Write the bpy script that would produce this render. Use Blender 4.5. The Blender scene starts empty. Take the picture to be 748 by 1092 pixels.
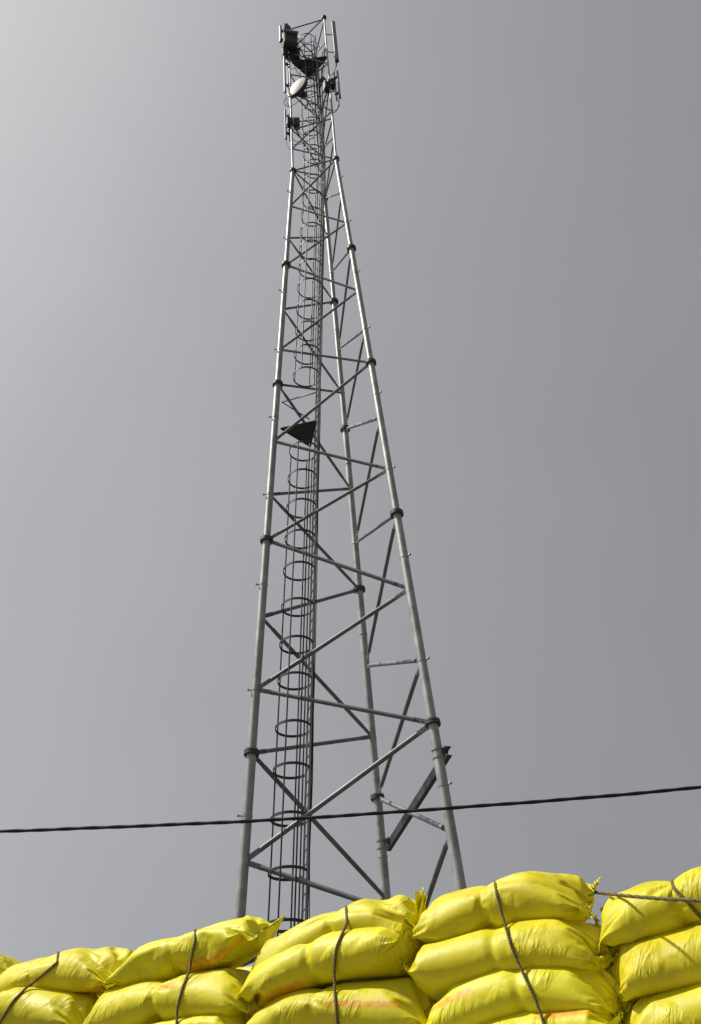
import bpy, math, random
import numpy as np
from mathutils import Vector, Matrix
from mathutils.bvhtree import BVHTree

random.seed(4)
RNG = np.random.default_rng(4)
sc = bpy.context.scene
COL = sc.collection

# ------------------------------------------------------------------ camera
IMG_W, IMG_H = 748.0, 1092.0
FOC, PITCH, ROLL = 1007.6, 0.67543, -0.07147
CAM = np.array([0.0, 0.0, 1.6])
_cp, _sp = math.cos(PITCH), math.sin(PITCH)
_cr, _sr = math.cos(ROLL), math.sin(ROLL)
FWD = np.array([0, _cp, _sp]); UP0 = np.array([0, -_sp, _cp]); RT0 = np.array([1.0, 0, 0])
RT = _cr * RT0 + _sr * UP0
UP = -_sr * RT0 + _cr * UP0
cam = bpy.data.cameras.new('camera')
cam.sensor_fit = 'VERTICAL'; cam.sensor_height = 24.0
cam.lens = 24.0 * FOC / IMG_H
cam.clip_start = 0.05; cam.clip_end = 3000
camo = bpy.data.objects.new('camera', cam); COL.objects.link(camo)
_B = -FWD
camo.matrix_world = Matrix(((RT[0], UP[0], _B[0], CAM[0]), (RT[1], UP[1], _B[1], CAM[1]),
                            (RT[2], UP[2], _B[2], CAM[2]), (0, 0, 0, 1)))
sc.camera = camo

# ------------------------------------------------------------------ sky and sun
SUN_DIR = np.array([-0.54, 0.01, 0.84]); SUN_DIR /= np.linalg.norm(SUN_DIR)   # towards the sun
SUN_EL = math.asin(SUN_DIR[2]); SUN_AZ = math.atan2(SUN_DIR[0], SUN_DIR[1])
world = bpy.data.worlds.new('World'); sc.world = world; world.use_nodes = True
nt = world.node_tree; nt.nodes.clear()
def wn(t, **k):
    n = nt.nodes.new(t)
    for a, b in k.items(): setattr(n, a, b)
    return n
w_out = wn('ShaderNodeOutputWorld'); w_bg = wn('ShaderNodeBackground'); w_bg.inputs['Strength'].default_value = 0.1
w_sky = wn('ShaderNodeTexSky', sky_type='NISHITA', sun_disc=False, sun_elevation=SUN_EL, sun_rotation=SUN_AZ)
w_hs = wn('ShaderNodeHueSaturation'); w_hs.inputs['Saturation'].default_value = 0.12; w_hs.inputs['Value'].default_value = 1.0
w_tc = wn('ShaderNodeTexCoord')
w_noise = wn('ShaderNodeTexNoise'); w_noise.inputs['Scale'].default_value = 2.4; w_noise.inputs['Detail'].default_value = 4.0
w_noise.inputs['Roughness'].default_value = 0.5; w_noise.inputs['Distortion'].default_value = 0.6
w_ramp = wn('ShaderNodeValToRGB')
w_ramp.color_ramp.elements[0].position = 0.25; w_ramp.color_ramp.elements[0].color = (0.925, 0.938, 1.015, 1)
w_ramp.color_ramp.elements[1].position = 0.75; w_ramp.color_ramp.elements[1].color = (1.02, 1.032, 1.07, 1)
# the cloud sheet thins towards the veiled sun: brighter to the left and high up
w_dot = wn('ShaderNodeVectorMath', operation='DOT_PRODUCT'); w_dot.inputs[1].default_value = (-0.60, 0.03, 0.115)
w_add = wn('ShaderNodeMath', operation='ADD'); w_add.inputs[1].default_value = -1.090
w_mr = wn('ShaderNodeMath', operation='EXPONENT')
# bright patch where the sun stands behind the cloud
w_sd = wn('ShaderNodeVectorMath', operation='DOT_PRODUCT'); w_sd.inputs[1].default_value = SUN_DIR.tolist()
w_pos = wn('ShaderNodeMath', operation='MAXIMUM'); w_pos.inputs[1].default_value = 0.0
w_pow = wn('ShaderNodeMath', operation='POWER'); w_pow.inputs[1].default_value = 8.0
w_gl = wn('ShaderNodeMath', operation='MULTIPLY'); w_gl.inputs[1].default_value = 0.365
w_glc = wn('ShaderNodeVectorMath', operation='SCALE'); w_glc.inputs[0].default_value = (11.2, 11.4, 10.7)
w_sum = wn('ShaderNodeVectorMath', operation='ADD')
# unseen sky behind the viewer dimmed to cut its fill light
w_sep = wn('ShaderNodeSeparateXYZ'); w_dim = wn('ShaderNodeMath', operation='MULTIPLY')
w_rear = wn('ShaderNodeMapRange'); w_rear.inputs['From Min'].default_value = -0.55; w_rear.inputs['From Max'].default_value = 0.12
w_rear.inputs['To Min'].default_value = 0.6; w_rear.inputs['To Max'].default_value = 1.0
w_ten = wn('ShaderNodeMath', operation='MULTIPLY'); w_ten.inputs[1].default_value = 9.8
w_mul = wn('ShaderNodeVectorMath', operation='SCALE')
w_mix = wn('ShaderNodeMixRGB'); w_mix.inputs['Fac'].default_value = 0.95
L_ = nt.links.new
L_(w_tc.outputs['Generated'], w_noise.inputs['Vector']); L_(w_noise.outputs['Fac'], w_ramp.inputs['Fac'])
L_(w_tc.outputs['Generated'], w_dot.inputs[0]); L_(w_dot.outputs['Value'], w_add.inputs[0]); L_(w_add.outputs[0], w_mr.inputs[0]); L_(w_tc.outputs['Generated'], w_sd.inputs[0]); L_(w_sd.outputs['Value'], w_pos.inputs[0]); L_(w_pos.outputs[0], w_pow.inputs[0])
L_(w_pow.outputs[0], w_gl.inputs[0]); L_(w_gl.outputs[0], w_glc.inputs['Scale']); L_(w_mr.outputs[0], w_dim.inputs[0])
L_(w_tc.outputs['Generated'], w_sep.inputs[0]); L_(w_sep.outputs['Y'], w_rear.inputs['Value']); L_(w_rear.outputs['Result'], w_dim.inputs[1]); L_(w_dim.outputs[0], w_ten.inputs[0])
L_(w_ramp.outputs['Color'], w_mul.inputs[0]); L_(w_ten.outputs[0], w_mul.inputs['Scale'])
L_(w_sky.outputs['Color'], w_hs.inputs['Color'])
L_(w_hs.outputs['Color'], w_mix.inputs['Color1']); L_(w_mul.outputs['Vector'], w_sum.inputs[0]); L_(w_glc.outputs['Vector'], w_sum.inputs[1]); L_(w_sum.outputs['Vector'], w_mix.inputs['Color2'])
L_(w_mix.outputs['Color'], w_bg.inputs['Color']); L_(w_bg.outputs['Background'], w_out.inputs['Surface'])

sun = bpy.data.lights.new('sun', 'SUN'); sun.energy = 3.9; sun.angle = math.radians(2.5); sun.color = (1.0, 0.96, 0.88)
suno = bpy.data.objects.new('sun', sun); COL.objects.link(suno)
suno.rotation_euler = Vector(SUN_DIR.tolist()).to_track_quat('Z', 'Y').to_euler()
suno.location = (0, 0, 60)
sc.view_settings.view_transform = 'Standard'; sc.view_settings.look = 'None'
sc.view_settings.exposure = 0.0; sc.view_settings.gamma = 1.0; sc.view_settings.use_curve_mapping = False

# ------------------------------------------------------------------ helpers
def ray(px, py):
    a = (px - IMG_W / 2) / FOC; b = (IMG_H / 2 - py) / FOC
    return FWD + a * RT + b * UP
def at(px, py, d):           # the point at depth d on the sight line through a photo pixel
    return CAM + ray(px, py) * d
def at_z(px, py, z):
    r = ray(px, py); return CAM + r * ((z - CAM[2]) / r[2])
def unit(v):
    v = np.asarray(v, float); return v / (np.linalg.norm(v) + 1e-12)

class MB:
    def __init__(s): s.v = []; s.f = []; s.sm = []
    def add(s, vs, fs, smooth=True):
        o = len(s.v); s.v += [tuple(map(float, q)) for q in vs]
        s.f += [tuple(i + o for i in q) for q in fs]; s.sm += [smooth] * len(fs); return s
    def sweep(s, pts, rad, n=12, cap=True, closed=False, up=None, prof=None, twist=0.0):
        pts = [np.asarray(q, float) for q in pts]; m = len(pts)
        if np.isscalar(rad): rad = [rad] * m
        tang = []
        for i in range(m):
            a = pts[(i - 1) % m] if (closed or i > 0) else pts[0]
            b = pts[(i + 1) % m] if (closed or i < m - 1) else pts[-1]
            tang.append(unit(b - a))
        ref = np.array(up, float) if up is not None else (np.array([0, 0, 1.0]) if abs(tang[0][2]) < .9 else np.array([1.0, 0, 0]))
        vs = []; ang = 0
        for i in range(m):
            t = tang[i]; x = unit(np.cross(t, ref)) if up is not None or i == 0 else unit(xp - t * (xp @ t))
            y = np.cross(x, t); xp = x
            if i > 0: ang += twist * np.linalg.norm(pts[i] - pts[i - 1])
            ca, sa = math.cos(ang), math.sin(ang)
            X, Y = x * ca + y * sa, -x * sa + y * ca
            if prof is None:
                for k in range(n):
                    w = 2 * math.pi * k / n; vs.append(pts[i] + rad[i] * (math.cos(w) * X + math.sin(w) * Y))
            else:
                for (a, b) in prof: vs.append(pts[i] + a * X + b * Y)
        n = n if prof is None else len(prof)
        fs = []
        for i in range(m if closed else m - 1):
            j = (i + 1) % m
            for k in range(n):
                fs.append((i * n + k, i * n + (k + 1) % n, j * n + (k + 1) % n, j * n + k))
        s.add(vs, fs, prof is None or len(prof) > 6)
        if cap and not closed:
            o = len(s.v); s.v += [tuple(map(float, q)) for q in vs[:n]] + [tuple(map(float, q)) for q in vs[-n:]]
            s.f += [tuple(o + k for k in range(n))[::-1], tuple(o + n + k for k in range(n))]; s.sm += [False, False]
        return s
    def tube(s, a, b, r, n=12, r2=None): return s.sweep([a, b], [r, r if r2 is None else r2], n)
    def box(s, c, ax, ay, az):
        c, ax, ay, az = [np.asarray(q, float) for q in (c, ax, ay, az)]
        vs = [c + i * ax + j * ay + k * az for i in (-1, 1) for j in (-1, 1) for k in (-1, 1)]
        fs = [(0, 1, 3, 2), (4, 6, 7, 5), (0, 4, 5, 1), (2, 3, 7, 6), (0, 2, 6, 4), (1, 5, 7, 3)]
        if np.dot(np.cross(ax, ay), az) < 0: fs = [q[::-1] for q in fs]
        return s.add(vs, fs, False)
    def build(s, name, mat, parent=None, bevel=0):
        me = bpy.data.meshes.new(name); me.from_pydata(s.v, [], s.f); me.update()
        me.polygons.foreach_set('use_smooth', s.sm)
        if mat: me.materials.append(mat)
        o = bpy.data.objects.new(name, me); COL.objects.link(o)
        if parent is not None: o.parent = parent
        if bevel:
            b = o.modifiers.new('bevel', 'BEVEL'); b.width = bevel; b.segments = 2; b.limit_method = 'ANGLE'
        return o
def tag(o, label=None, cat=None, group=None, kind=None):
    if label: o['label'] = label
    if cat: o['category'] = cat
    if group: o['group'] = group
    if kind: o['kind'] = kind
    return o
def empty(name, loc=(0, 0, 0)):
    o = bpy.data.objects.new(name, None); COL.objects.link(o); o.location = tuple(map(float, loc))
    o.empty_display_size = 0.2; return o
def hold(o, root):            # parent to a placed Empty and keep world coordinates
    o.parent = root; o.matrix_parent_inverse = Matrix.Translation(-root.location); return o

# ------------------------------------------------------------------ materials
def mat(name, base, rough=0.5, metal=0.0, var=0.15, scale=6.0, bump=0.0, bscale=40.0, spec=0.5, stain=None):
    m = bpy.data.materials.new(name); m.use_nodes = True; t = m.node_tree; b = t.nodes['Principled BSDF']
    b.inputs['Roughness'].default_value = rough; b.inputs['Metallic'].default_value = metal
    b.inputs['Specular IOR Level'].default_value = spec
    tc = t.nodes.new('ShaderNodeTexCoord'); n = t.nodes.new('ShaderNodeTexNoise')
    n.inputs['Scale'].default_value = scale; n.inputs['Detail'].default_value = 6
    r = t.nodes.new('ShaderNodeValToRGB')
    lo = [c * (1 - var) for c in base] + [1]; hi = [min(1, c * (1 + var)) for c in base] + [1]
    r.color_ramp.elements[0].position = .3; r.color_ramp.elements[1].position = .7
    r.color_ramp.elements[0].color = lo; r.color_ramp.elements[1].color = hi
    t.links.new(tc.outputs['Object'], n.inputs['Vector']); t.links.new(n.outputs['Fac'], r.inputs['Fac'])
    out = r.outputs['Color']
    if stain:
        n2 = t.nodes.new('ShaderNodeTexNoise'); n2.inputs['Scale'].default_value = scale * 2.3; n2.inputs['Detail'].default_value = 8
        r2 = t.nodes.new('ShaderNodeValToRGB'); r2.color_ramp.elements[0].position = .56; r2.color_ramp.elements[1].position = .72
        r2.color_ramp.elements[0].color = (0, 0, 0, 1); r2.color_ramp.elements[1].color = (.6, .6, .6, 1)
        mx = t.nodes.new('ShaderNodeMixRGB'); mx.inputs['Color2'].default_value = (*stain, 1)
        t.links.new(tc.outputs['Object'], n2.inputs['Vector']); t.links.new(n2.outputs['Fac'], r2.inputs['Fac'])
        t.links.new(r2.outputs['Color'], mx.inputs['Fac']); t.links.new(out, mx.inputs['Color1']); out = mx.outputs['Color']
    t.links.new(out, b.inputs['Base Color'])
    if bump:
        n3 = t.nodes.new('ShaderNodeTexNoise'); n3.inputs['Scale'].default_value = bscale; n3.inputs['Detail'].default_value = 5
        bp = t.nodes.new('ShaderNodeBump'); bp.inputs['Strength'].default_value = bump; bp.inputs['Distance'].default_value = 0.01
        t.links.new(tc.outputs['Object'], n3.inputs['Vector']); t.links.new(n3.outputs['Fac'], bp.inputs['Height'])
        t.links.new(bp.outputs['Normal'], b.inputs['Normal'])
    return m
M_GALV = mat('galvanised_steel', (.42, .43, .42), .50, .40, .24, 2.2, .05, 40, stain=(.25, .24, .22))
M_BRACE = mat('galvanised_brace', (.21, .215, .225), .5, .35, .2, 3.0, .1, 60, stain=(.17, .16, .15))
M_DARK = mat('dark_steel', (.10, .105, .11), .55, .3, .2, 5.0)
M_BEAM = mat('dark_painted_steel', (.055, .057, .062), .55, .2, .2, 4.0)
M_BLACK = mat('black_rubber', (.018, .018, .02), .5, 0, .25, 8.0)
M_CABLE = mat('black_cable', (.011, .011, .013), .6, 0, .25, 20.0, .3, 90)
M_RADOME = mat('grey_radome', (.28, .29, .29), .5, 0, .06, 5.0)
M_DISH = mat('cream_radome', (.92, .90, .80), .5, 0, .05, 5.0)
M_UNIT = mat('radio_unit_grey', (.06, .063, .07), .5, .1, .15, 5.0)
M_ROPE = mat('jute_rope', (.22, .175, .07), .85, 0, .35, 60.0, .5, 180)
M_THREAD = mat('green_thread', (.16, .26, .03), .8, 0, .3, 80.0)

def sack_material(name, bump=1.0):
    m = bpy.data.materials.new(name); m.use_nodes = True; t = m.node_tree; b = t.nodes['Principled BSDF']
    lk = t.links.new
    def N(kind, **k):
        n = t.nodes.new(kind)
        for a, c in k.items(): setattr(n, a, c)
        return n
    def math_(op, a, c=None, clamp=False):
        n = N('ShaderNodeMath', operation=op); n.use_clamp = clamp
        for i, q in enumerate((a, c)):
            if q is None: continue
            if isinstance(q, (int, float)): n.inputs[i].default_value = q
            else: lk(q, n.inputs[i])
        return n.outputs[0]
    uv = N('ShaderNodeUVMap'); uv.uv_map = 'UVMap'
    sep = N('ShaderNodeSeparateXYZ'); lk(uv.outputs['UV'], sep.inputs[0])
    U, V = sep.outputs['X'], sep.outputs['Y']
    tc = N('ShaderNodeTexCoord')
    info = N('ShaderNodeObjectInfo')
    # colour: lemon yellow film with dusty, slightly faded patches
    nz = N('ShaderNodeTexNoise'); nz.inputs['Scale'].default_value = 5; nz.inputs['Detail'].default_value = 7; lk(tc.outputs['Object'], nz.inputs['Vector'])
    rp = N('ShaderNodeValToRGB'); lk(nz.outputs['Fac'], rp.inputs['Fac'])
    rp.color_ramp.elements[0].position = .32; rp.color_ramp.elements[0].color = (.74, .655, .010, 1)
    rp.color_ramp.elements[1].position = .68; rp.color_ramp.elements[1].color = (.84, .76, .016, 1)
    # orange printed panel, worn at its rim
    ba = N('ShaderNodeAttribute', attribute_type='OBJECT', attribute_name='print_u')
    bb = N('ShaderNodeAttribute', attribute_type='OBJECT', attribute_name='print_v')
    sa = N('ShaderNodeSeparateXYZ'); lk(ba.outputs['Vector'], sa.inputs[0])
    sb = N('ShaderNodeSeparateXYZ'); lk(bb.outputs['Vector'], sb.inputs[0])
    nw = N('ShaderNodeTexNoise'); nw.inputs['Scale'].default_value = 26; nw.inputs['Detail'].default_value = 5; lk(tc.outputs['Object'], nw.inputs['Vector'])
    wob = math_('MULTIPLY', math_('SUBTRACT', nw.outputs['Fac'], .5), .035)
    Uw, Vw = math_('ADD', U, wob), math_('ADD', V, math_('MULTIPLY', wob, .5))
    def inside(x, lo, hi, soft):
        a = math_('DIVIDE', math_('SUBTRACT', x, lo), soft, True)
        c = math_('DIVIDE', math_('SUBTRACT', hi, x), soft, True)
        return math_('MULTIPLY', a, c)
    msk = math_('MULTIPLY', inside(Uw, sa.outputs['X'], sa.outputs['Y'], .02), inside(Vw, sb.outputs['X'], sb.outputs['Y'], .012))
    wear = N('ShaderNodeMapRange'); lk(nw.outputs['Fac'], wear.inputs['Value'])
    wear.inputs['From Min'].default_value = .35; wear.inputs['From Max'].default_value = .6
    wear.inputs['To Min'].default_value = .3; wear.inputs['To Max'].default_value = .9
    msk = math_('MULTIPLY', msk, wear.outputs['Result'])
    mx = N('ShaderNodeMixRGB'); lk(msk, mx.inputs['Fac']); lk(rp.outputs['Color'], mx.inputs['Color1']); mx.inputs['Color2'].default_value = (.84, .34, .005, 1)
    # grime
    n4 = N('ShaderNodeTexNoise'); n4.inputs['Scale'].default_value = 14; n4.inputs['Detail'].default_value = 9; lk(tc.outputs['Object'], n4.inputs['Vector'])
    r4 = N('ShaderNodeMapRange'); lk(n4.outputs['Fac'], r4.inputs['Value']); r4.inputs['From Min'].default_value = .55; r4.inputs['From Max'].default_value = .8
    r4.inputs['To Max'].default_value = .35
    m4 = N('ShaderNodeMixRGB'); lk(r4.outputs['Result'], m4.inputs['Fac']); lk(mx.outputs['Color'], m4.inputs['Color1']); m4.inputs['Color2'].default_value = (.42, .36, .05, 1)
    hs = N('ShaderNodeHueSaturation'); lk(m4.outputs['Color'], hs.inputs['Color'])
    hv = N('ShaderNodeMapRange'); lk(info.outputs['Random'], hv.inputs['Value']); hv.inputs['To Min'].default_value = .493; hv.inputs['To Max'].default_value = .506
    lk(hv.outputs['Result'], hs.inputs['Hue'])
    vv_ = N('ShaderNodeMapRange'); lk(math_('FRACT', math_('MULTIPLY', info.outputs['Random'], 7.31)), vv_.inputs['Value']); vv_.inputs['To Min'].default_value = .90; vv_.inputs['To Max'].default_value = 1.05
    lk(vv_.outputs['Result'], hs.inputs['Value'])
    lk(hs.outputs['Color'], b.inputs['Base Color'])
    rr = N('ShaderNodeMapRange'); lk(nz.outputs['Fac'], rr.inputs['Value']); rr.inputs['To Min'].default_value = .40; rr.inputs['To Max'].default_value = .62
    lk(rr.outputs['Result'], b.inputs['Roughness'])
    b.inputs['Specular IOR Level'].default_value = .4
    # relief: fine crimps across the length, soft dents, the weave under the film
    cm = N('ShaderNodeCombineXYZ'); lk(math_('ADD', math_('MULTIPLY', U, 40), math_('MULTIPLY', V, 14)), cm.inputs[0]); lk(math_('MULTIPLY', V, 9), cm.inputs[1]); lk(math_('MULTIPLY', info.outputs['Random'], 50), cm.inputs[2])
    nc = N('ShaderNodeTexNoise'); nc.inputs['Scale'].default_value = 1; nc.inputs['Detail'].default_value = 3; nc.inputs['Distortion'].default_value = .8; lk(cm.outputs[0], nc.inputs['Vector'])
    n5 = N('ShaderNodeTexNoise'); n5.inputs['Scale'].default_value = 4; n5.inputs['Detail'].default_value = 2; lk(tc.outputs['Object'], n5.inputs['Vector'])
    gate = N('ShaderNodeMapRange'); lk(n5.outputs['Fac'], gate.inputs['Value']); gate.inputs['From Min'].default_value = .50; gate.inputs['From Max'].default_value = .66
    hgt = math_('MULTIPLY', nc.outputs['Fac'], gate.outputs['Result'])
    b1 = N('ShaderNodeBump'); b1.inputs['Strength'].default_value = .8 * bump; b1.inputs['Distance'].default_value = .022; lk(hgt, b1.inputs['Height'])
    nd = N('ShaderNodeTexNoise'); nd.inputs['Scale'].default_value = 20; nd.inputs['Detail'].default_value = 4; lk(tc.outputs['Object'], nd.inputs['Vector'])
    b2 = N('ShaderNodeBump'); b2.inputs['Strength'].default_value = .35 * bump; b2.inputs['Distance'].default_value = .008; lk(nd.outputs['Fac'], b2.inputs['Height']); lk(b1.outputs['Normal'], b2.inputs['Normal'])
    lk(b2.outputs['Normal'], b.inputs['Normal'])
    return m
M_SACK = sack_material('yellow_woven_sack')
M_FLAP = sack_material('yellow_sack_seam', .6)

# ------------------------------------------------------------------ ground
g = MB()
NG = 60
gx = np.sign(np.linspace(-1, 1, NG)) * np.abs(np.linspace(-1, 1, NG)) ** 3 * 1500
vs = [(x, y, 0.03 * math.sin(x * .7) * math.cos(y * .5) if abs(x) < 60 and abs(y) < 60 else 0) for x in gx for y in gx]
g.add(vs, [(i * NG + j, (i + 1) * NG + j, (i + 1) * NG + j + 1, i * NG + j + 1) for i in range(NG - 1) for j in range(NG - 1)])
M_GROUND = mat('dry_earth', (.10, .085, .065), .9, 0, .35, .8, .5, 6)
tag(g.build('ground', M_GROUND), kind='structure')

# ------------------------------------------------------------------ tower
TX, TY, TZ0 = -0.32665, 20.4184, 9.10338 + 1.6
R0, TAPER, PHI, SEC = 2.3735, 0.34400, 3.458337, 6.0
TOPK = 6.0
BASEK = -TZ0 / SEC
def leg_pt(i, k):
    r = R0 - TAPER * min(k, 4.0); a = PHI + i * 2 * math.pi / 3
    return np.array([TX + r * math.cos(a), TY + r * math.sin(a), TZ0 + SEC * k])
def out_dir(i):
    a = PHI + i * 2 * math.pi / 3; return np.array([math.cos(a), math.sin(a), 0])
tower = empty('lattice_tower', (TX, TY, 0))
tag(tower, 'tall three-legged galvanised steel lattice mast with caged ladder rising behind the yellow sacks', 'telecom tower')
LEGR = lambda k: .112 if k < 0 else .105 if k < 1 else .098 if k < 2 else .09 if k < 3 else .078 if k < 4 else .042 if k < 5 else .036
for i in range(3):
    mb = MB()
    ks = [BASEK, -1, 0, 1, 2, 3, 4, 5, 6]
    for a, b in zip(ks[:-1], ks[1:]):
        r = LEGR((a + b) / 2); mb.tube(leg_pt(i, a), leg_pt(i, b), r, 20)
    lg = hold(mb.build('leg', M_GALV), tower)
    for k in range(-1, 7):
        ax = unit(leg_pt(i, min(k + .01, 6)) - leg_pt(i, min(k, 6) - .01)); c = leg_pt(i, k)
        r = .175 if k < 2 else .16 if k < 4 else .13 if k == 4 else .11
        fm = MB(); fm.tube(c - ax * .05, c - ax * .006, r, 20); fm.tube(c + ax * .006, c + ax * .05, r, 20)
        x = unit(np.cross(ax, [1, .3, 0])); y = np.cross(ax, x)
        for q in range(8):
            w = q * math.pi / 4; p = c + (x * math.cos(w) + y * math.sin(w)) * (r * .82)
            fm.tube(p - ax * .085, p + ax * .085, .016, 6)
        hold(fm.build('flange', M_DARK), lg)  # shade of the flange seen from below is put into its dark colour
    for k in np.arange(-1.24, 3.9, .5):
        c = leg_pt(i, k); o = out_dir(i); r = LEGR(k)
        sm = MB(); sm.tube(c + o * (r * .6), c + o * (r + .07), .018, 8); sm.tube(c + o * (r + .07), c + o * (r + .10), .034, 8)
        sm.sweep([c - np.array([0, 0, .03]), c + np.array([0, 0, .03])], r + .008, 16)
        hold(sm.build('step_bolt', M_GALV), lg)

def brace(i, ki, j, kj):
    a, b = leg_pt(i, ki), leg_pt(j, kj); k = (ki + kj) / 2
    r = .054 if k < 0 else .050 if k < 1 else .045 if k < 2 else .039 if k < 3 else .034 if k < 4 else .03
    d = unit(b - a); L = np.linalg.norm(b - a)
    la, lb = LEGR(ki), LEGR(kj)
    fn = unit(np.cross(d, [0, 0, 1])); sd = np.cross(fn, d)
    ga, gb = la + min(.30, .1 * L), lb + min(.30, .1 * L)
    mb = MB()
    # tube with pressed, flattened ends
    mb.sweep([a + d * ga, b - d * gb], r, 12)
    for c, e, g_, l in ((a, d, ga, la), (b, -d, gb, lb)):
        mb.box(c + e * ((l * .7 + g_ + .06) / 2), e * ((g_ + .06 - l * .7) / 2), sd * (r * 1.05), fn * .011)
        for q in (.45, .8):
            p = c + e * (l + (g_ - l) * q); mb.tube(p - fn * .03, p + fn * .03, .018, 6)
    hold(mb.build('brace', M_BRACE if k > -5 else M_GALV), tower)
FACES = ((0, 1, 0), (0, 2, 1), (1, 2, 1))
SEQ = (0.0, .265, .60)
def face_nodes(f):
    seq = []
    for s in range(-2, 6):
        for q in SEQ: seq.append(s + q)
    seq.append(6.0)
    return [k for k in seq if k > BASEK + .05]
# which leg carries the node at flange 0 on each face: front face the right leg, left face the left leg, right face the middle leg
for (i, j, start) in ((1, 0, 0), (0, 2, 0), (2, 1, 0)):
    nodes = face_nodes(0); z = nodes.index(0.0)
    for q in range(len(nodes) - 1):
        p0 = (i, j) if (q - z) % 2 == 0 else (j, i)
        brace(p0[0], nodes[q], p0[1], nodes[q + 1])
for k in (4.0, 4.5, 5.0, 5.97):
    for i, j in ((0, 1), (1, 2), (2, 0)):
        brace(i, k, j, k + .004)

# channel beam clamped across the two right-hand legs
kb = .05
bR, bM = at(479.8, 803, 19.95), at(406, 901, 22.8)
cR = leg_pt(1, -.12); cM = leg_pt(2, -.19)
d = unit(cR - cM); nrm = unit(np.cross(d, [0, 0, 1]))
if nrm[0] < 0: nrm = -nrm
off = nrm * .17
mb = MB()
A, B = cM - d * .12 + off, cR + d * .15 + off
upv = np.array([0, 0, 1.0])
mb.box((A + B) / 2 + nrm * .0, (B - A) / 2, nrm * .006, upv * .105)
for s in (-1, 1): mb.box((A + B) / 2 + nrm * .048 + upv * s * .099, (B - A) / 2, nrm * .042, upv * .006)
beam = hold(mb.build('channel_beam', M_BEAM), tower)
for i, c in ((1, cR), (2, cM)):
    ax = unit(leg_pt(i, 0) - leg_pt(i, -.5)); cm_ = MB()
    for s in (-.09, .09):
        cm_.tube(c + ax * (s - .025), c + ax * (s + .025), .128, 20)
        cm_.box(c + ax * s + nrm * .13, d * .16, nrm * .02, ax * .02)
    hold(cm_.build('clamp', M_GALV), beam)

# caged ladder, parallel to the left leg up to the last taper, then plumb
def cage_c(z):
    zz = min(z - 1.6, 33.5); n = (zz - 5.3943) / 1.07837
    return np.array([-1.8578 + .053804 * n, 19.6586 + .024793 * n, z])
LN = unit([.96, .28, 0]); LT = np.array([-LN[1], LN[0], 0]); HR = .41
ladder = hold(MB().tube(cage_c(.2) + LN * .36, cage_c(.2) + LN * .36 + LT * .01, .005, 4).build('ladder', M_GALV), tower)
ZTOP = TZ0 + SEC * 5.9
zs = [.1] + list(np.arange(3, 35.1, 4)) + [35.1, ZTOP]
zs = sorted(set(zs))
for s in (-1, 1):
    hold(MB().sweep([cage_c(z) + LN * .36 + LT * .2 * s for z in zs], 0, prof=[(-.022, -.012), (.022, -.012), (.022, .012), (-.022, .012)], up=LT).build('rail', M_GALV), ladder)
rung_zs = [z for z in np.arange(.4, ZTOP, .30)]
rest = MB(); cnt = 0
for z in rung_zs:
    c = cage_c(z) + LN * .36
    if z > 5.5 and cnt < 100:
        hold(MB().tube(c - LT * .2, c + LT * .2, .013, 6).build('rung', M_BRACE), ladder); cnt += 1
    else: rest.tube(c - LT * .2, c + LT * .2, .013, 6)
ro = hold(rest.build('rung', M_BRACE), ladder); ro['kind'] = 'stuff'
n0 = math.atan2(LN[1], LN[0])
def hoop(z):
    c = cage_c(z); pts = [c + LN * .36 + LT * .2]
    for q in range(33):
        w = n0 + math.radians(32 + (360 - 64) * q / 32); pts.append(c + HR * np.array([math.cos(w), math.sin(w), 0]))
    pts.append(c + LN * .36 - LT * .2)
    hold(MB().sweep(pts, 0, prof=[(-.008, -.030), (.008, -.030), (.008, .030), (-.008, .030)], up=(0, 0, 1)).build('hoop', M_BEAM), ladder)
hz = []
z = 5.3943 + 1.6
HOOP_Y = (987, 931, 873.4, 821.8, 777, 726.4, 687.7, 647.6, 609, 575, 542, 510.6, 481, 402, 378, 353, 330, 307.5, 286.4, 266.3, 247.6, 231, 213, 196, 180)
zz = np.linspace(5, 36, 3000)
def pix(P):
    P = np.asarray(P) - CAM; dd = P @ FWD; return np.array([IMG_W / 2 + FOC * (P @ RT) / dd, IMG_H / 2 - FOC * (P @ UP) / dd])
yy = np.array([pix(cage_c(q))[1] for q in zz])
hz = [zz[np.argmin(abs(yy - y))] for y in HOOP_Y]
hz = [hz[0] - 2.2, hz[0] - 1.1] + hz + list(np.arange(hz[-1] + 1.05, ZTOP, 1.05))
for z in hz: hoop(z)
gap0, gap1 = hz[14], hz[15]
for deg in (160, 253, 300, 82, 58):
    w = math.radians(deg)
    for za, zb in ((hz[0], gap0), (gap1, hz[-1])):
        pts = [cage_c(q) + (HR - .008) * np.array([math.cos(w), math.sin(w), 0]) for q in sorted(set([za, zb] + [h for h in hz if za < h < zb]))]
        hold(MB().sweep(pts, .020, 6).build('strap', M_BEAM), ladder)

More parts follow.
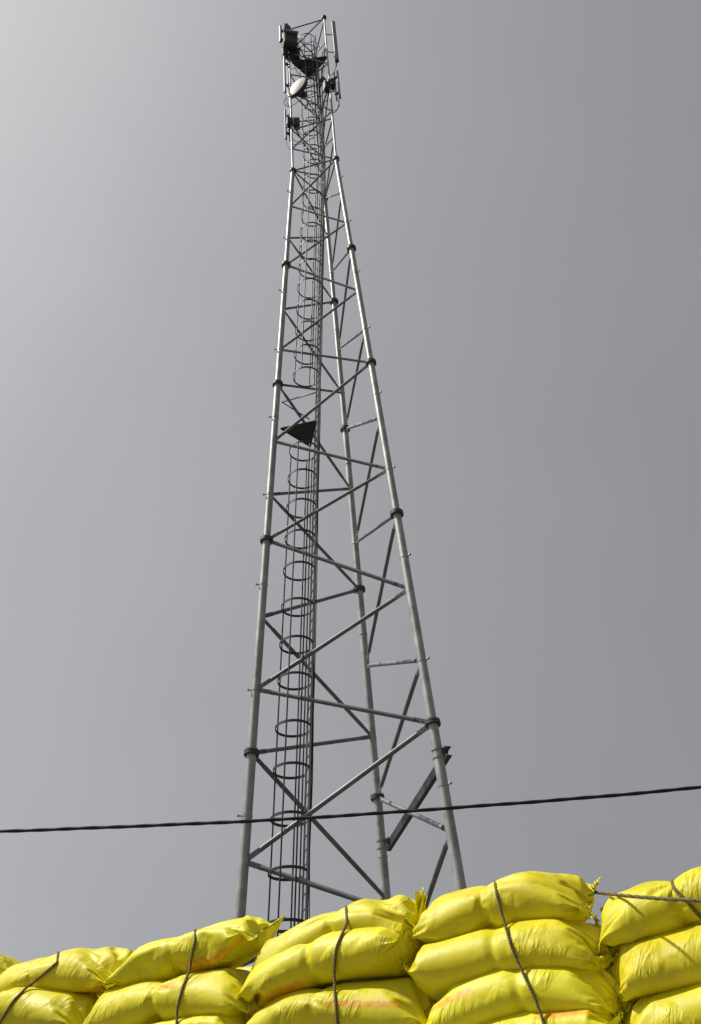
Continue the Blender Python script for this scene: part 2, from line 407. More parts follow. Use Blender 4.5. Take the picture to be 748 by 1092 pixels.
# platforms
def platform(name, corners_px, z, th, mt):
    P = [at_z(px, py, z) for px, py in corners_px]
    mb = MB(); c = sum(P) / 3
    n = len(P)
    vs = [q + np.array([0, 0, s]) for s in (0, th) for q in P]
    mb.add(vs, [tuple(range(n))[::-1], tuple(range(n, 2 * n))] + [(i, (i + 1) % n, n + (i + 1) % n, n + i) for i in range(n)], False)
    for i in range(n):
        mb.tube(P[i], P[(i + 1) % n], .03, 6)
    # bearer ribs below the grating
    for t in np.linspace(.15, .85, 6):
        a = P[0] + (P[1] - P[0]) * t; b = P[0] + (P[2] - P[0]) * t
        mb.tube(a - np.array([0, 0, .02]), b - np.array([0, 0, .02]), .018, 6)
    return hold(mb.build(name, mt), tower)
PZ = 19.4 + 1.6
platform('rest_platform', [(299.5, 457), (337, 449), (331, 476)], PZ, .04, M_BEAM)
hp = [at_z(337, 418.5, PZ + 1.0), at_z(301, 429, PZ + 1.0), at_z(330, 447, PZ + 1.0)]
mb = MB().sweep(hp, .022, 8)
for q in hp: mb.tube(q, q - np.array([0, 0, 1.0]), .014, 6)
hold(MB().sweep(hp, .022, 8).build('handrail', M_BRACE), tower)
WZ = 41.9 + 1.6
platform('work_platform', [(311, 66), (350, 60), (331, 84)], WZ, .05, M_BEAM)

# ------------------------------------------------------------------ things hung on the tower
def depth_at(i, k): return float((leg_pt(i, k) - CAM) @ FWD)
def panel(px, py_top, py_bot, d, w, dep, yaw, label, leg_i, capw=1.0, tilt=0.0):
    top, bot = at(px, py_top, d + .6), None
    # plumb antenna: find the bottom height that shows at py_bot
    zt = top[2]; zc = np.linspace(zt - 5, zt - .5, 400)
    bz = zc[np.argmin([abs(pix([top[0], top[1], q])[1] - py_bot) for q in zc])]
    h = zt - bz; base = np.array([top[0], top[1], bz])
    e = empty('panel_antenna', base); tag(e, label, 'antenna', 'panel antennas on the mast')
    fx = np.array([math.cos(yaw), math.sin(yaw), 0]); fy = np.array([-fx[1], fx[0], 0])
    prof = [(w / 2 * math.cos(a) * (abs(math.cos(a)) ** -.4 if abs(math.cos(a)) > .01 else 1), dep / 2 * math.sin(a) * (abs(math.sin(a)) ** -.4 if abs(math.sin(a)) > .01 else 1)) for a in np.linspace(0, 2 * math.pi, 20, endpoint=False)]
    hold(MB().sweep([base + upv * .12, base + upv * h], 0, prof=prof, up=fy).build('radome', M_RADOME), e)
    prof2 = [(a * 1.05, b * 1.05) for a, b in prof]
    hold(MB().sweep([base - upv * .04, base + upv * .13], 0, prof=prof2, up=fy).build('end_cap', M_BLACK), e)
    back = fy * (dep / 2 + .12)
    hold(MB().tube(base + back - upv * .1, base + back + upv * (h + .1), .03, 10).build('mount_pipe', M_BRACE), e)
    for q in (.2, .8):
        c = base + upv * h * q
        hold(MB().box(c + back * .75, fx * .05, fy * .09, upv * .03).build('bracket', M_DARK), e)
    # arm to its leg
    for q in (.3, .75):
        c = base + back + upv * h * q; kk = (c[2] - TZ0) / SEC
        l = leg_pt(leg_i, min(kk, 6)); hold(MB().tube(c, l, .022, 8).build('mount_arm', M_DARK), e)
    # jumper cable looping from the end cap
    s = base - upv * .02; kk = (bz - 1.0 - TZ0) / SEC; l = leg_pt(leg_i, kk)
    mid = s * .6 + l * .4 - upv * .9
    pts = []
    for q in range(13):
        t = q / 12; pts.append((1 - t) ** 2 * s + 2 * t * (1 - t) * mid + t * t * l)
    hold(MB().sweep(pts, .014, 6).build('jumper_cable', M_CABLE), e)
    return e
panel(355.6, 23.5, 65, depth_at(1, 5.7), .17, .10, math.radians(15), 'upper panel antenna on the right side of the mast top, broad grey face towards us', 1)
panel(360.0, 76, 104, depth_at(1, 4.95), .09, .08, math.radians(60), 'slim panel antenna on the right of the mast below the work platform', 1)
panel(299.2, 28, 44, depth_at(0, 5.7), .12, .10, math.radians(-40), 'topmost left panel antenna beside the dark equipment boxes', 0)
panel(303.2, 60, 98, depth_at(0, 5.3), .09, .08, math.radians(-60), 'slim left panel antenna just left of the round dish', 0)
panel(304.4, 118, 148, depth_at(0, 4.7), .08, .08, math.radians(-70), 'lowest left panel antenna beside two small radio units', 0)

def radio(px, py, d, w, h, dep, yaw, label, strip=False):
    c = at(px, py, d); e = empty('radio_unit', c - upv * h / 2); tag(e, label, 'radio unit', 'radio units on the mast')
    fx = np.array([math.cos(yaw), math.sin(yaw), 0]); fy = np.array([-fx[1], fx[0], 0])
    hold(MB().box(c, fx * w / 2, fy * dep / 2, upv * h / 2).build('housing', M_UNIT, bevel=.015), e)
    f = MB()
    for q in np.linspace(-.42, .42, 9): f.box(c + fx * w * q - fy * (dep / 2 + .02), fx * .008, fy * .022, upv * h * .45)
    hold(f.build('heat_sink', M_UNIT), e)
    pl = MB()
    for q in (-.3, -.1, .1, .3): pl.tube(c + fx * w * q - upv * h / 2, c + fx * w * q - upv * (h / 2 + .10), .025, 8)
    hold(pl.build('connector', M_BLACK), e)
    if strip: hold(MB().box(c - fy * (dep / 2 + .05) + upv * h * .47, fx * w * .55, fy * .05, upv * .06).build('pale_strip', M_RADOME), e)  # pale grey strip along the upper front of the housing
    return e
dl = depth_at(0, 5.6)
radio(309.5, 45, dl, .62, .95, .45, .25, 'largest dark radio box under the top left corner of the mast', True)
radio(304.5, 57, dl - .3, .26, .6, .26, .2, 'small dark radio box below the largest one at the upper left')
radio(313.5, 58, dl + .1, .5, .7, .4, .3, 'dark radio box between the largest box and the work platform')
radio(305.5, 31, dl + .8, .2, .55, .22, .1, 'small dark box on the very top of the left leg')
radio(309.0, 131, depth_at(0, 4.6), .26, .55, .2, .3, 'left one of the two small radio units below the dish')
radio(316.5, 132, depth_at(0, 4.6), .26, .6, .22, .1, 'right one of the two small radio units below the dish')
radio(348.5, 93, depth_at(1, 4.95), .28, .6, .22, .4, 'left small radio unit at the right leg below the work platform')
radio(354.5, 90, depth_at(1, 5.0), .24, .6, .22, .4, 'right small radio unit at the right leg below the work platform')

radio(344.5, 88, depth_at(1, 5.0) + .6, .22, .5, .2, .9, 'radio unit hanging behind the right leg in the middle of the cable cluster')
radio(322.5, 70, depth_at(0, 5.45) + .5, .3, .45, .25, .5, 'radio unit under the work platform above the round dish')
def jumper(P, label, r=.016):
    P = [np.asarray(q, float) for q in P]; pts = []
    Q = [P[0]] + P + [P[-1]]
    for i in range(len(P) - 1):
        a, b, c, d = Q[i:i + 4]
        for t in np.linspace(0, 1, 9)[:-1]:
            pts.append(.5 * (2 * b + (c - a) * t + (2 * a - 5 * b + 4 * c - d) * t * t + (3 * b - a - 3 * c + d) * t ** 3))
    pts.append(P[-1])
    tag(MB().sweep(pts, r, 6).build('jumper_cable', M_CABLE), label, 'cable', 'cables hanging at the mast head')
lp = 'black cable looping between the equipment and ladder at the mast head'
for pts_, dd in (([(309, 50), (314, 62), (322, 66), (333, 58), (341, 64)], 43.0), ([(313, 66), (318, 78), (328, 84), (338, 80), (343, 90)], 41.6),
                 ([(307, 104), (303, 108), (306, 113), (313, 112), (325, 104), (338, 98)], 40.6), ([(353, 96), (349, 106), (344, 112), (341, 124)], 40.4),
                 ([(360, 104), (362, 113), (357, 118), (349, 116), (344, 108)], 40.0), ([(308, 138), (312, 148), (322, 152), (336, 146)], 38.5),
                 ([(317, 138), (323, 144), (333, 140), (340, 132)], 38.7), ([(346, 52), (344, 62), (346, 74), (343, 86)], 42.4),
                 ([(320, 40), (326, 46), (336, 44), (342, 52)], 43.6)):
    jumper([at(a, b, dd) for a, b in pts_], lp, .014)
for (a, b, c_, dd) in ((337, 60, 110, 42.0), (340, 66, 120, 41.6), (343, 72, 135, 41.0)):
    jumper([at(a, b, dd), at(a + 1, (b + c_) / 2, dd - 1.6), at(a + 2.5, c_, dd - 3.0)], 'black vertical cable at the top of the mast between ladder and right leg', .022)

# microwave dish
dc = at(316.2, 92.3, depth_at(0, 5.05) - .55); e = empty('microwave_dish', dc - upv * .4)
tag(e, 'round cream microwave dish on the left of the mast', 'dish antenna')
dn = unit([-.58, -.81, .02]); RD = .49
prof_pts = [(0, .07), (.2, .065), (.36, .04), (RD, .0), (RD, -.02)]
def lathe(axis, c, pr, n=40):
    x = unit(np.cross(axis, [0, 0, 1])); y = np.cross(axis, x); mb = MB(); vs = []
    for r, h in pr:
        for k in range(n):
            w = 2 * math.pi * k / n; vs.append(c + axis * h + r * (x * math.cos(w) + y * math.sin(w)))
    mb.add(vs, [(i * n + k, i * n + (k + 1) % n, (i + 1) * n + (k + 1) % n, (i + 1) * n + k) for i in range(len(pr) - 1) for k in range(n)])
    return mb
hold(lathe(dn, dc, [(.001, .07), (.2, .065), (.36, .04), (RD, .0)]).build('radome', M_DISH), e)
hold(lathe(dn, dc, [(RD, .0), (RD + .012, -.01), (RD + .012, -.16), (.30, -.26), (.10, -.32), (.001, -.32)]).build('reflector', M_UNIT), e)
hold(MB().box(dc - dn * .42, dn * .12, unit(np.cross(dn, upv)) * .12, upv * .14).build('outdoor_unit', M_UNIT, bevel=.01), e)
kk = (dc[2] - TZ0) / SEC
hold(MB().tube(dc - dn * .36, leg_pt(0, kk), .035, 8).build('mount_arm', M_DARK), e)

# feeder cables beside the ladder
for q in range(4):
    o = LN * (.40 + .02 * (q % 2)) - LT * (.05 + .05 * q)
    tops = (36.0, 39.5, 42.2, 43.0, 40.2, 43.6, 38.2)
    zc = [.05] + list(np.arange(2.0, tops[q], 1.6)) + [tops[q]]
    pts = [cage_c(z) + o + np.array([RNG.normal(0, .006), RNG.normal(0, .006), 0]) for z in zc]
    lend = (0, 1, 0, 1, 1, 0, 0)[q]; P = leg_pt(lend, min(5.95, (tops[q] + .6 - TZ0) / SEC)); pts += [pts[-1] * .5 + P * .5 + upv * .5, P]
    tag(MB().sweep(pts, .0105, 8).build('feeder_cable', M_CABLE), 'black feeder cable running up the mast beside the caged ladder', 'cable', 'feeder cables beside the ladder')

# ------------------------------------------------------------------ overhead cable
WY = 8.0
def wire_z(px, py): r = ray(px, py); return CAM + r * (WY / r[1])
ctrl = [wire_z(*q) for q in ((0, 886.5), (120, 882.5), (240, 876.5), (400, 866.5), (490, 861.5), (620, 852.5), (748, 838.5))]
xs = np.array([c[0] for c in ctrl]); zs_ = np.array([c[2] for c in ctrl])
cf = np.polyfit(xs, zs_, 2)
X = np.linspace(-13, 13, 900)
wob = .002 * np.sin(X * 2.1) + .001 * np.sin(X * 7.3 + 1)
pts = [np.array([x, WY, np.polyval(cf, x) + w]) for x, w in zip(X, wob)]
tre = []
for k in range(18):
    w = 2 * math.pi * k / 18; r = .0150 + .0014 * math.cos(2 * w); tre.append((r * math.cos(w), r * math.sin(w)))
tag(MB().sweep(pts, 0, prof=tre, twist=14.0).build('overhead_cable', M_CABLE), 'twisted black overhead cable crossing the whole view in front of the mast', 'cable')

# ------------------------------------------------------------------ sacks
# Each sack is a sewn tube of film, filled until it is tight: a small position-based cloth solve gives the real creases.
def solve(S, nu, nv, Ls, Ws, vols, ropes, tw, steps, it, zf, zc, EW, X0=None, gain=.004, bend=.06, noise=.0025, seed=1):
    rng = np.random.default_rng(seed)
    u = np.linspace(-.5, .5, nu); h = nv // 2; vv = np.arange(nv)
    y = np.where(vv <= h, vv / h, (nv - vv) / h) - .5
    sg = np.where((vv > 0) & (vv < h), -1., np.where(vv > h, 1., 0.))
    if X0 is None:
        X = np.zeros((S, nu, nv, 3), np.float32)
        X[..., 0] = u[None, :, None] * Ls[:, None, None]
        Y = y[None, None, :] * Ws[:, None, None] * np.ones((1, nu, 1))
        pr = np.clip(np.minimum(1, (.5 - abs(u)) * 6), 0, 1)
        Z = (.06 * sg * np.sqrt(np.clip(1 - (2 * y) ** 2, 0, 1)))[None, None, :] * pr[None, :, None]
        sm = lambda t: np.clip(t, 0, 1) ** 2 * (3 - 2 * np.clip(t, 0, 1))
        A = tw[:, :1] * sm((-u - .22) / .26)[None] + tw[:, 1:] * sm((u - .22) / .26)[None]
        ca, sa = np.cos(A)[..., None], np.sin(A)[..., None]
        X[..., 1] = Y * ca - Z * sa; X[..., 2] = Y * sa + Z * ca
    else: X = X0.astype(np.float32).copy()
    X += rng.normal(0, noise, X.shape)
    du = (Ls / (nu - 1)).astype(np.float32)[:, None, None]; dv = (Ws / h).astype(np.float32)
    ring = np.ones((S, nu), np.float32)
    for s in range(S):
        for r0, amt in ropes[s]: ring[s] -= amt * np.exp(-((u - r0) * Ls[s] / .022) ** 2)
    DV = (dv[:, None, None] * ring[:, :, None]).astype(np.float32)
    V = np.zeros_like(X); dt = 1 / 60.; m = max(1, round(.024 / float(du.mean())))
    endw = np.clip((abs(u) - .34) / .12, 0, 1)[None, :, None] * .25
    lo = zf[:, None, None] - endw; hi = zc[:, None, None] + endw
    def con(a, b, L, k=1.0):
        d = b - a; l = np.sqrt(np.einsum('...i,...i->...', d, d)) + 1e-9
        d *= (.5 * k * (l - L) / l)[..., None]; a += d; b -= d
    ec = np.stack([np.cos(tw), np.sin(tw)], -1).astype(np.float32)          # wanted seam direction in y, z at both ends
    for st in range(steps):
        a = np.zeros_like(X); a[:, 1:-1] = X[:, 2:] - X[:, :-2]; a[:, 0] = X[:, 1] - X[:, 0]; a[:, -1] = X[:, -1] - X[:, -2]
        N = np.cross(a, np.roll(X, -1, 2) - np.roll(X, 1, 2)) * .25
        vol = np.einsum('suvi,suvi->s', X - X.mean((1, 2), keepdims=True), N) / 3
        sgn = np.sign(vol); vol = abs(vol); err = np.clip((vols - vol) / vols, -.5, 1)
        zt = X[..., 2].max((1, 2)); hyd = 1 + 1.5 * (zt[:, None, None] - X[..., 2]) / .2
        nn = N / (np.linalg.norm(N, axis=-1, keepdims=True) + 1e-9) * sgn[:, None, None, None]
        Xo = X.copy(); X = X + V * dt * .96 + nn * (hyd * (err * gain)[:, None, None])[..., None]
        for _ in range(it):
            for o in (0, 1):
                n = (nu - o) // 2; con(X[:, o:o + 2 * n:2], X[:, o + 1:o + 2 * n:2], du)
            for o in (0, 1):
                q = X[:, :, o::2]; b = np.roll(X, -1, 2)[:, :, o::2].copy(); con(q, b, DV); X[:, :, (np.arange(o, nv, 2) + 1) % nv] = b
            for o in (0, 1):
                n = (nu - o) // 2
                for s_ in (1, -1):
                    b = np.roll(X[:, o + 1:o + 2 * n:2], s_, 2); con(X[:, o:o + 2 * n:2], b, np.sqrt(du ** 2 + DV[:, o:o + 2 * n:2] ** 2), .35)
                    X[:, o + 1:o + 2 * n:2] = np.roll(b, -s_, 2)
            for o in range(4):
                q = X[:, o:-2:4]; b = X[:, o + 2::4]; n = min(q.shape[1], b.shape[1]); q = q[:, :n]; b = b[:, :n]
                d = b - q; l = np.sqrt((d * d).sum(-1)) + 1e-9; d *= (np.minimum((l - 2 * du) / l, 0) * .5 * bend)[..., None]; q += d; b -= d
            for rows in (slice(0, m), slice(nu - m, nu)):
                T = X[:, rows, h + 1:]; Bt = X[:, rows, 1:h][:, :, ::-1]; md = (T + Bt) / 2; T[...] = md; Bt[...] = md
            for e, row in ((0, slice(0, m)), (1, slice(nu - m, nu))):
                R = X[:, row]; cen = R.mean((1, 2), keepdims=True)
                q = np.repeat((Ws[:, None] * -y[None, :])[:, None, :, None], R.shape[1], 1) * -EW[:, e][:, None, None, None]
                R[..., 1:] += .08 * (cen[..., 1:] + q * ec[:, e][:, None, None, :] - R[..., 1:])
            X[..., 2] = np.clip(X[..., 2], lo, hi)
        V = (X - Xo) / dt * .9; sp = np.linalg.norm(V, axis=-1, keepdims=True); V *= np.minimum(1, 1.5 / (sp + 1e-6))
    return X, vol, m
def refine(X):
    S, a, b, _ = X.shape; Y = np.empty((S, 2 * a - 1, b, 3), X.dtype); Y[:, ::2] = X
    P = np.concatenate([2 * X[:, :1] - X[:, 1:2], X, 2 * X[:, -1:] - X[:, -2:-1]], 1)
    Y[:, 1::2] = (9 * (P[:, 1:-2] + P[:, 2:-1]) - P[:, :-3] - P[:, 3:]) / 16
    Z = np.empty((S, 2 * a - 1, 2 * b, 3), X.dtype); Z[:, :, ::2] = Y
    Z[:, :, 1::2] = (9 * (Y + np.roll(Y, -1, 2)) - np.roll(Y, 1, 2) - np.roll(Y, -2, 2)) / 16
    return Z

TH = math.radians(27)
PN = np.array([math.sin(TH), math.cos(TH), 0]); PD = np.array([math.cos(TH), -math.sin(TH), 0])   # into the pile / along its face to the right
PP = (ray(700, 1000) * 4.15) @ PN
def on_face(px, py, dn=0.0):
    r = ray(px, py); return CAM + r * ((PP + dn) / (r @ PN))
# left end px, right end px (None: given length off frame), lift of the middle, set-back, roll, end twists, fill, half heights, rope crease at u, print (u0,u1,v0,v1), label
NOP = (2, 3, 2, 3)
SACKS = [
 dict(l=(443, 991), r=(638, 953), lift=.02, dn=.05, roll=10, tw=(20, 32), ew=(.6, .66), fill=1.0, zf=-.13, zc=.14, rope=[(-.05, .19)], pr=NOP,
      label='topmost sack right of the mast foot, its corner holding the thin level rope'),
 dict(l=(440, 1039), r=(659, 1000), lift=.012, dn=.0, roll=5, tw=(-30, 62), ew=(.6, .55), fill=1.05, zf=-.125, zc=.12, rope=[(-.01, .12)], pr=NOP,
      label='second sack from the top under the longest diagonal rope, green-threaded right corner'),
 dict(l=(455, 1088), r=(665, 1041), lift=.02, dn=-.02, roll=5, tw=(15, 60), ew=(.6, .6), fill=1.08, zf=-.125, zc=.12, rope=[(.03, .12)], pr=(.05, .34, .89, .935),
      label='third sack down under the longest diagonal rope, faint orange print on its upper edge'),
 dict(l=(500, 1122), r=(684, 1098), lift=.015, dn=-.03, roll=0, tw=(10, -15), fill=1.05, zf=-.125, zc=.12, rope=[], pr=(.5, .85, .88, .95),
      label='lowest sack right of centre, only its rounded top showing at the bottom edge'),
 dict(l=(636, 994), r=None, L=.95, slope=.055, lift=.02, dn=.03, roll=5, tw=(40, 0), fill=1.05, zf=-.13, zc=.14, rope=[(-.04, .22)], pr=NOP,
      label='topmost sack at the right edge, crossed by two ropes'),
 dict(l=(650, 1043), r=None, L=.99, slope=.03, lift=.02, dn=-.02, roll=5, tw=(60, 0), fill=1.08, zf=-.125, zc=.12, rope=[], pr=NOP,
      label='plump second sack from the top at the right edge, with no rope on it'),
 dict(l=(664, 1097), r=None, L=.99, slope=.03, lift=.02, dn=-.04, roll=0, tw=(50, 0), fill=1.08, zf=-.125, zc=.12, rope=[], pr=NOP,
      label='lowest sack in the bottom right corner of the pile'),
 dict(l=(272, 1037), r=(453, 970), lift=.02, dn=.06, roll=8, tw=(30, 50), fill=1.0, zf=-.13, zc=.14, rope=[(.04, .20)], pr=NOP,
      label='topmost sack in front of the mast, pinched by a rope into two humps'),
 dict(l=(262, 1056), r=(462, 1005), lift=.03, dn=.0, roll=5, tw=(35, -40), fill=1.05, zf=-.125, zc=.12, rope=[(-.05, .14)], pr=(.08, .42, .06, .13),
      label='middle sack in front of the mast, crumpled open flap at its right end'),
 dict(l=(264, 1106), r=(470, 1067), lift=.03, dn=-.02, roll=0, tw=(30, 50), fill=1.05, zf=-.125, zc=.12, rope=[(-.05, .12)], pr=(.52, .88, .925, .965),
      label='bottom sack in front of the mast, below the one with the open flap'),
 dict(l=(130, 1046), r=(289, 987), lift=.0, dn=.04, roll=5, tw=(10, 25), ew=(.7, .72), fill=1.0, zf=-.13, zc=.13, rope=[(-.02, .12)], pr=(.55, .97, .03, .10),
      label='sack with orange band and raised pointed right corner, left of the mast foot'),
 dict(l=(102, 1086), r=(282, 1060), lift=.04, dn=-.02, roll=5, tw=(40, 40), fill=1.05, zf=-.125, zc=.12, rope=[(-.01, .17)], pr=(.5, .62, .86, .92),
      label='crumpled sack waisted by a rope, beneath the sack with the raised corner'),
 dict(l=(120, 1128), r=(284, 1104), lift=.02, dn=-.03, roll=0, tw=(0, 10), fill=1.05, zf=-.125, zc=.12, rope=[], pr=NOP,
      label='sack at the bottom edge left of centre, only a sliver of its top showing'),
 dict(l=(6, 1050), r=(137, 1031), lift=.0, dn=.05, roll=5, tw=(30, 50), fill=1.0, zf=-.13, zc=.13, rope=[(-.1, .10)], pr=(.62, .95, .07, .15),
      label='topmost far-left sack with orange print at its lower right, rope across it'),
 dict(l=(-42, 1086), r=(106, 1078), lift=.02, dn=-.02, roll=0, tw=(10, 45), fill=1.08, zf=-.125, zc=.12, rope=[(-.12, .15)], pr=NOP,
      label='smooth rounded sack in the bottom left corner, below a diagonal rope'),
 dict(l=(-112, 1036), r=(24, 1034), lift=.0, dn=.1, roll=5, tw=(0, 20), fill=1.0, zf=-.13, zc=.13, rope=[], pr=NOP,
      label='sack cut off by the left edge of view, only its right end showing'),
]
for l, r, lab in (((575, 1050), (765, 1044), 'shadowed sack glimpsed deep in the gap between the two right-hand stacks'),
                  ((372, 1062), (560, 1056), 'shadowed sack glimpsed behind the stack in front of the mast and its right neighbour'),
                  ((196, 1078), (352, 1066), 'shadowed sack glimpsed behind the waisted sack and the stack in front of the mast'),
                  ((40, 1090), (188, 1082), 'shadowed sack glimpsed behind the two leftmost stacks')):
    SACKS.append(dict(l=l, r=r, lift=.0, dn=.40, roll=80, tw=(0, 0), fill=1.0, zf=-.125, zc=.125, rope=[], pr=NOP, label=lab))
S = len(SACKS)
ends = []
for k in SACKS:
    a = on_face(*k['l'], k['dn'])
    b = on_face(*k['r'], k['dn']) if k['r'] else a + (PD + np.array([0, 0, k['slope']])) * k['L']
    ends.append((a, b))
LEN = np.array([np.linalg.norm(b - a) for a, b in ends])
LEN0 = LEN; Ls = LEN * 1.10
Ws = np.full(S, .56)
VOL = .0625 * Ls / 1.0 * np.array([k['fill'] for k in SACKS])
TW = np.radians(np.array([k['tw'] for k in SACKS], float))
RP = [k['rope'] for k in SACKS]
EW = np.array([k.get('ew', (.62, .62)) for k in SACKS], np.float32)   # how far each sewn end is gathered
ZF = np.array([k['zf'] for k in SACKS], np.float32); ZC = np.array([k['zc'] for k in SACKS], np.float32)
Xs, vol, _ = solve(S, 41, 48, Ls, Ws, VOL, RP, TW, 120, 12, ZF, ZC, EW, noise=.006, bend=.04, seed=3)
Xs, vol, MSEAM = solve(S, 81, 96, Ls, Ws, vol, RP, TW, 45, 14, ZF, ZC, EW, X0=refine(Xs), gain=.003, bend=.02, noise=.0022, seed=5)

def grid_mesh(name, P, UVs, mt, parent, closed):
    a, b = P.shape[:2]; nb = b if closed else b - 1
    fs = [(i * b + j, i * b + (j + 1) % b, (i + 1) * b + (j + 1) % b, (i + 1) * b + j) for i in range(a - 1) for j in range(nb)]
    me = bpy.data.meshes.new(name); me.from_pydata(P.reshape(-1, 3).tolist(), [], fs)
    me.polygons.foreach_set('use_smooth', [True] * len(fs)); me.materials.append(mt)
    uvl = me.uv_layers.new(name='UVMap'); d = []
    for i in range(a - 1):
        for j in range(nb):
            for (ii, jj) in ((i, j), (i, j + 1), (i + 1, j + 1), (i + 1, j)): d += [UVs[0][ii], jj / b if closed else UVs[1][jj]]
    uvl.data.foreach_set('uv', d)
    o = bpy.data.objects.new(name, me); COL.objects.link(o)
    if parent is not None: hold(o, parent)
    s = o.modifiers.new('smooth', 'SUBSURF'); s.levels = s.render_levels = 1
    return o
bvhs = []
FINAL = []
nu, nv = 81, 96
for s, k in enumerate(SACKS):
    a, b = ends[s]; ax = unit(b - a); L = LEN[s]
    y = unit(np.cross([0, 0, 1], ax)); z = np.cross(ax, y)
    P = Xs[s].astype(float); P[..., 0] -= (P[..., 0].max() + P[..., 0].min()) / 2
    P[..., 0] *= L / (P[..., 0].max() - P[..., 0].min())
    w = math.radians(k['roll']); ca, sa = math.cos(w), math.sin(w)
    Y, Z = P[..., 1] * ca - P[..., 2] * sa, P[..., 1] * sa + P[..., 2] * ca
    t = P[..., 0] / L
    Z = Z + k['lift'] * (1 - (2 * t) ** 2) + .012 * np.sin(t * 7 + s)
    Wd = (a + b) / 2 + P[..., 0][..., None] * ax + Y[..., None] * y + Z[..., None] * z
    FINAL.append(Wd)
    root = empty('sack', Wd.reshape(-1, 3).min(0) * [0, 0, 1] + Wd.reshape(-1, 3).mean(0) * [1, 1, 0])
    tag(root, 'yellow ' + k['label'], 'sack', 'yellow sacks in the roped pile')
    m = MSEAM; U = np.linspace(0, 1, nu)
    body = grid_mesh('bag', Wd[m - 1:nu - m + 1], (U[m - 1:nu - m + 1], None), M_SACK, root, True)
    body['print_u'] = [float(k['pr'][0]), float(k['pr'][1]), 0.0]; body['print_v'] = [float(k['pr'][2]), float(k['pr'][3]), 0.0]
    for rows, edge in ((slice(0, m), m - 1), (slice(nu - m, nu), 0)):
        G = Wd[rows][:, :nv // 2 + 1]
        fl = grid_mesh('seam_flap', G, (U[rows], np.linspace(0, .5, nv // 2 + 1)), M_FLAP, root, False)
        so = fl.modifiers.new('thick', 'SOLIDIFY'); so.thickness = .003
        line = G[edge] ; nn = unit(np.cross(G[0, -1] - G[0, 0], ax))
        hold(MB().sweep([q for q in line], .0035, 6).build('stitching', M_THREAD), root)
    v = Wd.reshape(-1, 3); fs = [(i * nv + j, i * nv + (j + 1) % nv, (i + 1) * nv + (j + 1) % nv, (i + 1) * nv + j) for i in range(nu - 1) for j in range(nv)]
    bvhs.append(BVHTree.FromPolygons(v.tolist(), fs))
    SACKS[s]['root'] = root

# crumpled mouths of film beyond the stitching
def mouth(s, root_px, tip_px, dn, seed):
    r = np.random.default_rng(seed); A, B = on_face(*root_px[0], dn), on_face(*root_px[1], dn); C, D = on_face(*tip_px[0], dn - .03), on_face(*tip_px[1], dn + .03)
    n, m = 9, 15; G = np.zeros((n, m, 3)); ph = r.uniform(0, 6, 3)
    for i in range(n):
        for j in range(m):
            t, q = i / (n - 1), j / (m - 1)
            p = (1 - t) * ((1 - q) * A + q * B) + t * ((1 - q) * C + q * D)
            p = p - PN * (.018 * t ** .6 * math.sin(q * 13 + ph[0] + t) + .010 * math.sin(q * 23 + ph[1] + 2 * t)) + PD * .008 * math.sin(t * 6 + q * 9 + ph[2])
            p = p + np.array([0, 0, .008 * t * math.sin(q * 17 + ph[1])])
            G[i, j] = p
    o = grid_mesh('mouth_flap', G, (np.linspace(0, .05, n), np.linspace(0, .5, m)), M_FLAP, SACKS[s]['root'], False)
    so = o.modifiers.new('thick', 'SOLIDIFY'); so.thickness = .003
mouth(0, ((442, 985), (452, 990)), ((446, 951), (457, 955)), .0, 3)
mouth(8, ((440, 1000), (436, 1024)), ((466, 999), (462, 1024)), -.02, 4)
mouth(1, ((462, 1022), (468, 1046)), ((441, 1040), (452, 1062)), -.05, 5)
mouth(5, ((668, 1006), (668, 1022)), ((656, 1003), (657, 1014)), .0, 6)
mouth(11, ((118, 1052), (120, 1068)), ((102, 1050), (106, 1064)), .0, 7)

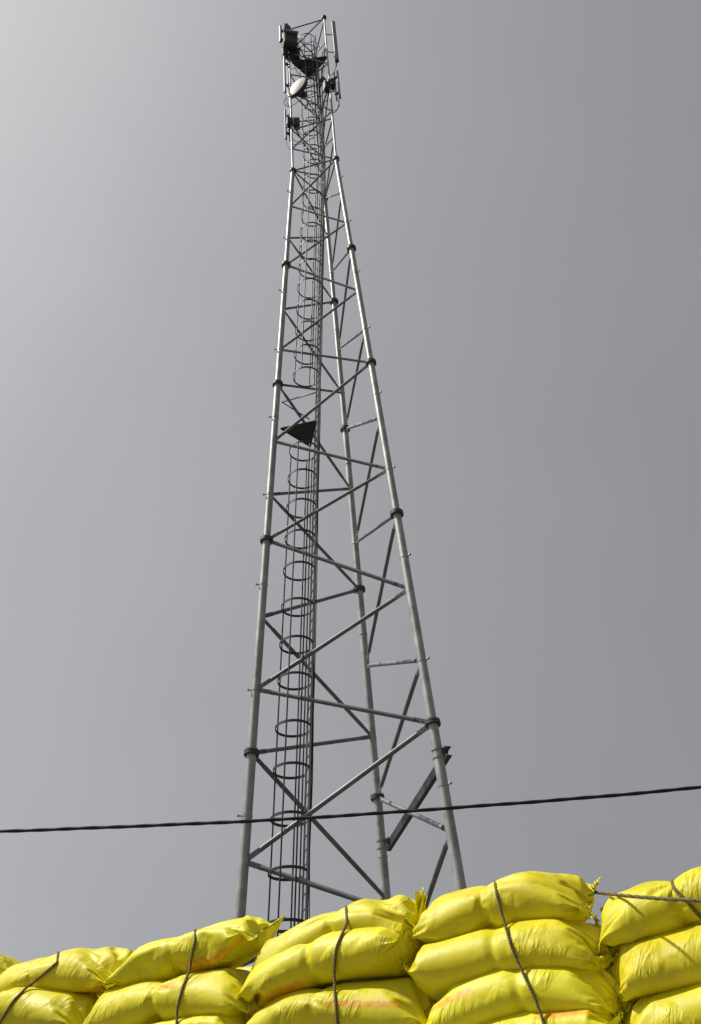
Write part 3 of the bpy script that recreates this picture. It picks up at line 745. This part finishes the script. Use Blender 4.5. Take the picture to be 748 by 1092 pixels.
# ------------------------------------------------------------------ ropes
def cast(px, py):
    d = Vector(ray(px, py).tolist()).normalized(); best = None
    for bv in bvhs:
        loc, nrm_, idx, dist = bv.ray_cast(Vector(CAM.tolist()), d)
        if loc is not None and (best is None or dist < best[0]): best = (dist, loc, nrm_)
    if best is None: return None
    n = np.array(best[2]); n = -n if n @ np.array(d) > 0 else n
    return np.array(best[1]) + n * .007
def rope(px_pts, label, over=True, n=60, r=.0068):
    P = np.array(px_pts, float); sl = np.r_[0, np.cumsum(np.linalg.norm(np.diff(P, axis=0), axis=1))]
    pts = []
    for t in np.linspace(0, sl[-1], n):
        q = cast(np.interp(t, sl, P[:, 0]), np.interp(t, sl, P[:, 1]))
        if q is not None: pts.append(q)
    pts = np.array(pts)
    # pull taut over the hollows between sacks: depth along the sight may only bridge inward dips
    dep = (pts - CAM) @ PN
    for _ in range(40):
        avg = dep.copy(); avg[1:-1] = (dep[:-2] + dep[2:]) / 2
        dep = np.minimum(dep, avg)
    pts = CAM + (pts - CAM) * (dep / ((pts - CAM) @ PN))[:, None]
    for _ in range(3): pts[1:-1] = pts[1:-1] * .5 + (pts[:-2] + pts[2:]) * .25
    if over:   # runs over the top of the pile and down its far side
        back = []; VD = unit((pts[0] - CAM) * [1, 1, 0])
        for q in np.arange(.02, .46, .02):
            o = pts[0] + VD * q; hit = None
            for bv in bvhs:
                loc, nn_, ix, dd = bv.ray_cast(Vector((o[0], o[1], o[2] + .6)), Vector((0, 0, -1)))
                if loc is not None and (hit is None or loc[2] > hit): hit = loc[2]
            if hit is None or hit < pts[0][2] - .25: break
            back.append(np.array([o[0], o[1], hit + .001]))
        pts = np.array(back[::-1] + list(pts))
    # resample
    sl = np.r_[0, np.cumsum(np.linalg.norm(np.diff(pts, axis=0), axis=1))]; tt = np.arange(0, sl[-1], .006)
    pts = np.stack([np.interp(tt, sl, pts[:, c]) for c in range(3)], 1)
    for _ in range(4): pts[1:-1] = pts[1:-1] * .5 + (pts[:-2] + pts[2:]) * .25
    pr = []
    for k in range(15):
        w = 2 * math.pi * k / 15; q = r * (1 + .28 * math.cos(3 * w)); pr.append((q * math.cos(w), q * math.sin(w)))
    tag(MB().sweep(list(pts), 0, prof=pr, twist=150.0).build('rope', M_ROPE), label, 'rope', 'ropes tying the sacks down')
rope([(531, 957), (536, 975), (546, 1010), (560, 1042), (572, 1066), (580, 1090), (584, 1110)], 'longest brown rope running diagonally down over four sacks right of the mast')
rope([(371, 984), (366, 996), (359, 1012), (357, 1040), (358, 1066), (361, 1090), (362, 1105)], 'brown rope hanging down the stack in front of the mast')
rope([(209, 1004), (206, 1016), (203, 1035), (195, 1055), (190, 1075), (189, 1095), (189, 1110)], 'brown rope down the sack with the raised corner, left of the mast')
rope([(62, 1027), (50, 1037), (30, 1053), (15, 1068), (5, 1084), (-6, 1100)], 'brown rope slanting across the two leftmost sacks')
rope([(720, 948), (732, 960), (750, 980), (770, 1004)], 'short rope slanting down across the topmost sack at the right edge')
# the taut rope from the pointed end of the top sack to the right, above the pile
_e = FINAL[0][-9:].reshape(-1, 3); A = _e[np.argmin([np.hypot(*(pix(q) - [634, 952])) for q in _e])]; B = at(830, 961, 2.75)
pts = []
for t in np.linspace(0, 1, 160):
    p = A * (1 - t) + B * t - upv * .012 * 4 * t * (1 - t); pts.append(p)
pr = []
for k in range(15):
    w = 2 * math.pi * k / 15; q = .0068 * (1 + .28 * math.cos(3 * w)); pr.append((q * math.cos(w), q * math.sin(w)))
tag(MB().sweep(pts, 0, prof=pr, twist=150.0).build('rope', M_ROPE), 'thin taut rope stretched level from a sack corner to the right edge of view', 'rope', 'ropes tying the sacks down')

# ------------------------------------------------------------------ platform the pile stands on (below the frame)
zmin = min(f[..., 2].min() for f in FINAL)
c = CAM * [1, 1, 0] + PN * (PP + .35) - PD * 1.4
mb = MB(); mb.box(c + upv * (zmin - .02) / 2, PD * 4.2, PN * .9, upv * (zmin - .02) / 2)
tag(mb.build('loading_platform', mat('concrete', (.32, .31, .29), .9, 0, .15, 3, .3, 30)), kind='structure')
